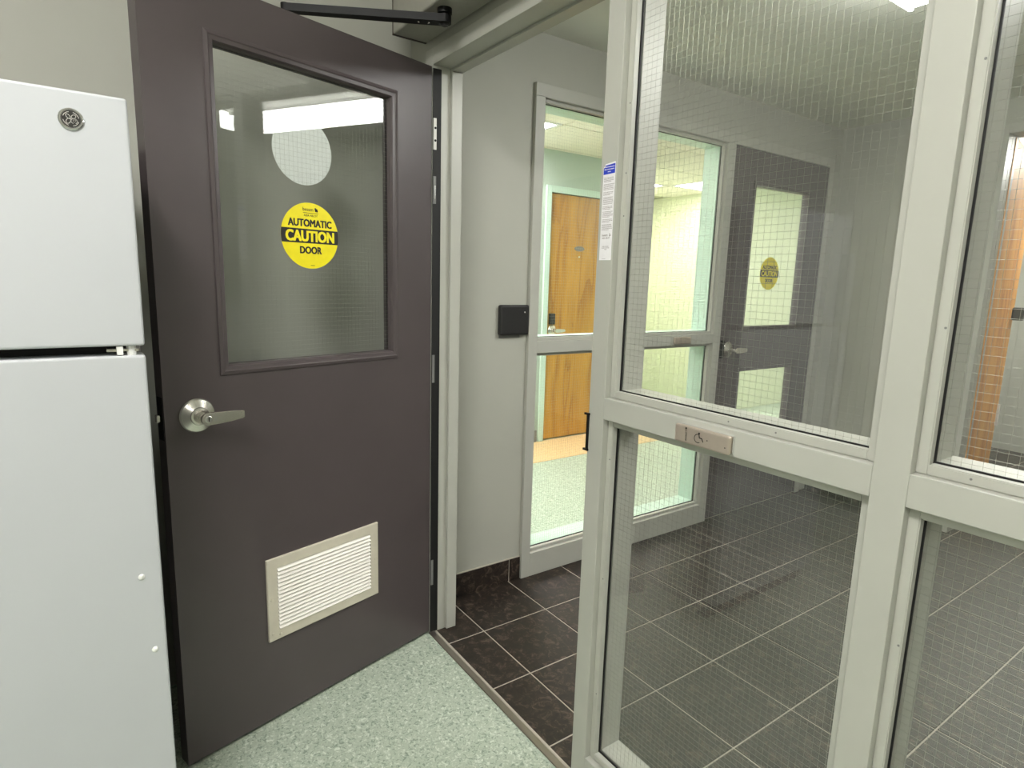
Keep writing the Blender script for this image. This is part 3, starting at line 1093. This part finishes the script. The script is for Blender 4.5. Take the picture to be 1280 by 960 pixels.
dashes(bm, QL, -.016, .016, H_ - .0132, .0018, 0.0008, 4)
dashes(bm, QL, -.005, .005, H_ - .0185, .0018, 0.0008, 6)
obj('heading_lettering', bm, M['paper'], lb)
bm = bmesh.new()
import random
random.seed(4)
v = H_ - .032
k = 0
while v > 0.062:
    n_ = random.choice((3, 4, 5, 6))
    for _ in range(n_):
        if v < 0.062:
            break
        wd = random.uniform(.62, 1.0) if _ == n_ - 1 else random.uniform(.92, 1.0)
        x = -W_ * .82
        while x < -W_ * .82 + W_ * 1.64 * wd:
            ww = random.uniform(.0015, .0045)
            flat(bm, [(x, v), (x + ww, v), (x + ww, v + .0011), (x, v + .0011)], QL, 0.0006)
            x += ww + .0007
        v -= 0.0029
    v -= 0.0028
obj('small_print', bm, M['inkgrey'], lb)
bm = bmesh.new()
text_geo(bm, 'besam', QL, -.004, .0565, 0.0006, width=0.018, bold=.02)
text_geo(bm, 'ASSA ABLOY', QL, 0.0, .0500, 0.0006, width=0.026, bold=.03)
for (x, y) in ((.0115, .0585), (.0135, .0555), (.0115, .0545)):
    flat(bm, circle(x, y, .0016, 8), QL, 0.0006)
dashes(bm, QL, -.011, .011, .031, .0013, 0.0006, 3)
dashes(bm, QL, -.012, .012, .0275, .0013, 0.0006, 8)
dashes(bm, QL, -.003, .004, .0240, .0013, 0.0006, 2)
dashes(bm, QL, -.010, .002, .003, .0009, 0.0006, 5)
obj('lettering', bm, M['inkgrey'], lb)


# ------------------------------------------------------------------ ceiling lights
def wrap_light(name, label, x0, x1, y0, y1, zt, drop, mat):
    t = empty(name, ((x0 + x1) / 2, (y0 + y1) / 2, zt))
    tag(t, label, 'ceiling light')
    hx, hy = (x1 - x0) / 2, (y1 - y0) / 2
    bm = bmesh.new()
    box(bm, -hx + .012, hx - .012, -hy * .55, hy * .55, -0.018, 0.0)
    obj('housing', bm, M['white'], t)
    bm = bmesh.new()
    sec = [(-hy * .55, -0.018), (-hy * .98, -drop * .70), (-hy * .86, -drop), (hy * .86, -drop), (hy * .98, -drop * .70), (hy * .55, -0.018)]
    a = [bm.verts.new(Vector((-hx + .012, y, z))) for y, z in sec]
    b = [bm.verts.new(Vector((hx - .012, y, z))) for y, z in sec]
    for i in range(len(sec) - 1):
        bm.faces.new((a[i], a[i + 1], b[i + 1], b[i]))
    obj('diffuser', bm, mat, t)
    for s in (-1, 1):
        boxobj('end_cap', (s * hx - .012 if s > 0 else -hx, hx if s > 0 else -hx + .012, -hy, hy, -drop - .001, 0.0), mat, t)
    return t


def panel_light(name, label, x0, x1, y0, y1, zc, mat):
    t = empty(name, ((x0 + x1) / 2, (y0 + y1) / 2, zc))
    tag(t, label, 'ceiling light', 'recessed corridor lights')
    hx, hy = (x1 - x0) / 2, (y1 - y0) / 2
    bm = bmesh.new()
    ring_frame(bm, lambda u, v, h: Vector((u, v, h)), -hx, hx, -hy, hy, [(0, 0), (0, -0.012), (0.025, -0.012), (0.03, -0.004)])
    obj('frame', bm, M['white'], t)
    bm = bmesh.new()
    slab2d(bm, [(-hx + .03, -hy + .03), (hx - .03, -hy + .03), (hx - .03, hy - .03), (-hx + .03, hy - .03)], lambda u, v, h: Vector((u, v, h)), -0.006, -0.001)
    obj('diffuser', bm, mat, t)
    return t


wrap_light('ceiling_light', 'glowing fluorescent wrap light on the ceiling behind the wired glass', -1.02, 0.20, 1.985, 2.225, ZC, 0.098, M['lampv'])
wrap_light('ceiling_light', 'fluorescent wrap light on the ceiling of the room in front', -0.75, 0.50, -0.60, -0.30, ZR, 0.09, M['lampr'])
wrap_light('ceiling_light', 'unseen fill light added at the back of the room in front', 0.55, 1.77, -1.95, -1.65, ZR, 0.09, M['lampfill'])  # added out of view to even out light on wall and fridge
wrap_light('ceiling_light', 'wrap light on the hall ceiling past the orange wood door', -1.6, -0.4, 5.2, 5.5, ZC, 0.08, M['lamph'])

# ------------------------------------------------------------------ corridor beyond the left wall
XC = -3.975                    # mint wall with the wood door
YC1 = 4.18                     # where it ends
XL = -5.4                      # cream-lime wall further back
ZK = 2.38
cx = XW - WT
cf = boxobj('floor', (XL, -2.12, 0.6, 11.0, -0.06, -0.003), M['green2'])
tag(cf, 'pale green speckled corridor floor behind the side light', 'floor', kind='structure')
cb = boxobj('floor_border', (XC, -3.49, 0.6, YC1, -0.003, 0.0), M['beige'])
tag(cb, 'beige floor border along the mint corridor wall', 'floor', kind='structure')
D0, D1, DT = 3.122, 4.03, 2.055
cw = boxes('wall_corridor', [(XC - 0.1, XC, 0.6, D0, 0, ZK), (XC - 0.1, XC, D1, YC1, 0, ZK), (XC - 0.1, XC, D0, D1, DT, ZK)], M['mint'])
tag(cw, 'mint green corridor wall around the honey wood door', 'wall', kind='structure')
YA = 5.82
cl = boxes('wall_lime', [(XL - 0.1, XL, YC1 - 0.1, YA, 0, ZK), (XL, XC - 0.1, YC1 - 0.1, YC1, 0, ZK), (XL, XC, YA, 11.0, 0, ZK)], M['lime'])
tag(cl, 'bright cream-yellow corridor wall seen through the far door glass', 'wall', kind='structure')
ce = boxes('wall_corridor_end', [(XL, cx, 11.0, 11.1, 0, ZK), (XC, cx, 0.5, 0.6, 0, ZK)], M['lime'])
tag(ce, 'pale wall closing the corridor', 'wall', kind='structure')
cs = boxes('wall_corridor_side', [(cx - 0.02, cx - 0.001, 0.6, WY0, 0, ZK), (cx - 0.02, cx - 0.001, DY1, 11.0, 0, ZK), (cx - 0.02, cx - 0.001, WY0, DY1, 2.137, ZK)], M['mint'])
tag(cs, 'mint corridor face of the wall holding the side light', 'wall', kind='structure')
wx2 = boxobj('wall_outer', (cx, cx + 0.09, 6.6, 11.0, 0, ZK), M['mint'])
tag(wx2, 'mint wall of the corridor past the far plum door', 'wall', kind='structure')
mb = boxobj('baseboard_corridor', (XC, XC + 0.008, 2.2, 3.055, 0.0, 0.1), M['fridge_side'])
tag(mb, 'grey rubber base on the mint corridor wall', 'baseboard', kind='structure')
cc = boxobj('ceiling', (XL - .1, cx, 0.5, 11.1, ZK + 0.012, ZK + 0.06), M['cgrid'])
tag(cc, 'cream panelled corridor ceiling seen through the side light', 'ceiling', kind='structure')
pmesh = None
PXL, PYL = 0.61, 1.22
light_cells = {(2, 0), (3, 3), (0, 3), (4, 2), (0, 5), (0, -1)}  # two panels are seen; the rest are added to light lime wall and floor
for i in range(0, 6):
    for j in range(-2, 7):
        xa = -2.71 - i * PXL
        ya = 1.48 + j * PYL
        if xa + PXL > cx + .3 or xa < XL - 0.3:
            continue
        if (i, j) in light_cells:
            continue
        if pmesh is None:
            bm = bmesh.new()
            box(bm, -PXL / 2 + .006, PXL / 2 - .006, -PYL / 2 + .006, PYL / 2 - .006, 0, 0.012)
            o = obj('ceiling_panel', bm, M['ctile'], cc)
            pmesh = o.data
        else:
            o = bpy.data.objects.new('ceiling_panel', pmesh)
            C.objects.link(o)
            o.parent = cc
        o.location = (xa - 0 + PXL / 2, ya + PYL / 2, ZK)
for n_, (i, j) in enumerate(sorted(light_cells)):
    xa = -2.71 - i * PXL
    ya = 1.48 + j * PYL
    lbl = {(3, 3): 'glowing recessed corridor light seen through the wired side light',
           (2, 0): 'recessed corridor light nearest the honey wood door',
           (0, 3): 'added unseen recessed light along the corridor side of the far plum door',
           (4, 2): 'added recessed light deep in the alcove past the mint wall',
           (0, 5): 'added unseen recessed light furthest down the corridor',
           (0, -1): 'added unseen recessed corridor light at the near end by the side light'}[(i, j)]
    panel_light('recessed_light', lbl, xa + .01, xa + PXL - .01, ya + .01, ya + (0.60 if (i, j) == (3, 3) else PYL) - .01, ZK + 0.010, M['lampc'])

# honey wood door in the mint wall
d3 = empty('door_3', (XC, D0, 0))
tag(d3, 'honey coloured wood door in a mint frame across the corridor', 'door', kind='structure')
boxobj('leaf', (-0.055, -0.012, 0.003, D1 - D0 - .003, 0.008, DT - .003), M['wood'], d3)
bm = bmesh.new()
box(bm, -0.06, 0.016, -0.052, 0.0, 0, DT + 0.052, bev=0.002)
obj('frame_jamb', bm, M['mintframe'], d3)
bm = bmesh.new()
box(bm, -0.06, 0.016, D1 - D0, D1 - D0 + .052, 0, DT + 0.052, bev=0.002)
obj('frame_jamb', bm, M['mintframe'], d3)
bm = bmesh.new()
box(bm, -0.06, 0.016, 0, D1 - D0, DT, DT + 0.052, bev=0.002)
obj('frame_head', bm, M['mintframe'], d3)
def P4(u, v, h):
    return Vector((h - 0.012, u, v))
lever_set(d3, P4, 0.070, 0.945, 1, M['steel'], keyed=False)
bm = bmesh.new()
slab2d(bm, [(0.036, 0.995), (0.088, 0.995), (0.088, 1.085), (0.036, 1.085)], P4, 0, 0.02)
obj('lock_case', bm, M['black'], d3)
bm = bmesh.new()
slab2d(bm, [(0.335 + .055 * math.cos(a * math.pi / 12), 1.628 + .021 * math.sin(a * math.pi / 12)) for a in range(24)], P4, 0, 0.003)
op2 = obj('number_plate', bm, M['fridge_side'], d3)
bm = bmesh.new()
lathe(bm, [(0, 0), (.007, 0), (.007, .003), (0, .003)], P4(0.335, 1.56, 0), (1, 0, 0), 14)
obj('peephole', bm, M['steel'], d3)

# ------------------------------------------------------------------ far wall doorway with the open orange wood door
t4 = empty('trim_4', (OX0, YF, 0))
tag(t4, 'pale steel frame around the doorway with the orange wood door', 'door frame', kind='structure')
for a, b in ((-0.05, 0.0), (OX1 - OX0, OX1 - OX0 + 0.05)):
    bm = bmesh.new()
    box(bm, a, b, -0.012, 0.132, 0, OZ + .05, bev=0.002)
    obj('jamb', bm, M['frame'], t4)
bm = bmesh.new()
box(bm, 0, OX1 - OX0, -0.012, 0.132, OZ, OZ + .05, bev=0.002)
obj('head', bm, M['frame'], t4)
ang = math.atan2(0.83, -0.125)
d4 = empty('door_4', (OX0 + 0.004, YF + 0.08, 0), ang)
tag(d4, 'orange wood door standing open at the far right behind the glass', 'door', kind='structure')
boxobj('leaf', (0.004, 0.84, 0.0, 0.044, 0.01, OZ - 0.005), M['wood2'], d4)
bm = bmesh.new()
box(bm, 0.772, 0.832, -0.060, 0.0, 1.19, 1.27, bev=0.006)
obj('lock_case', bm, M['black'], d4)
boxobj('label_tag', (0.815, 0.839, -0.012, 0.0, 0.50, 0.64), M['white'], d4)
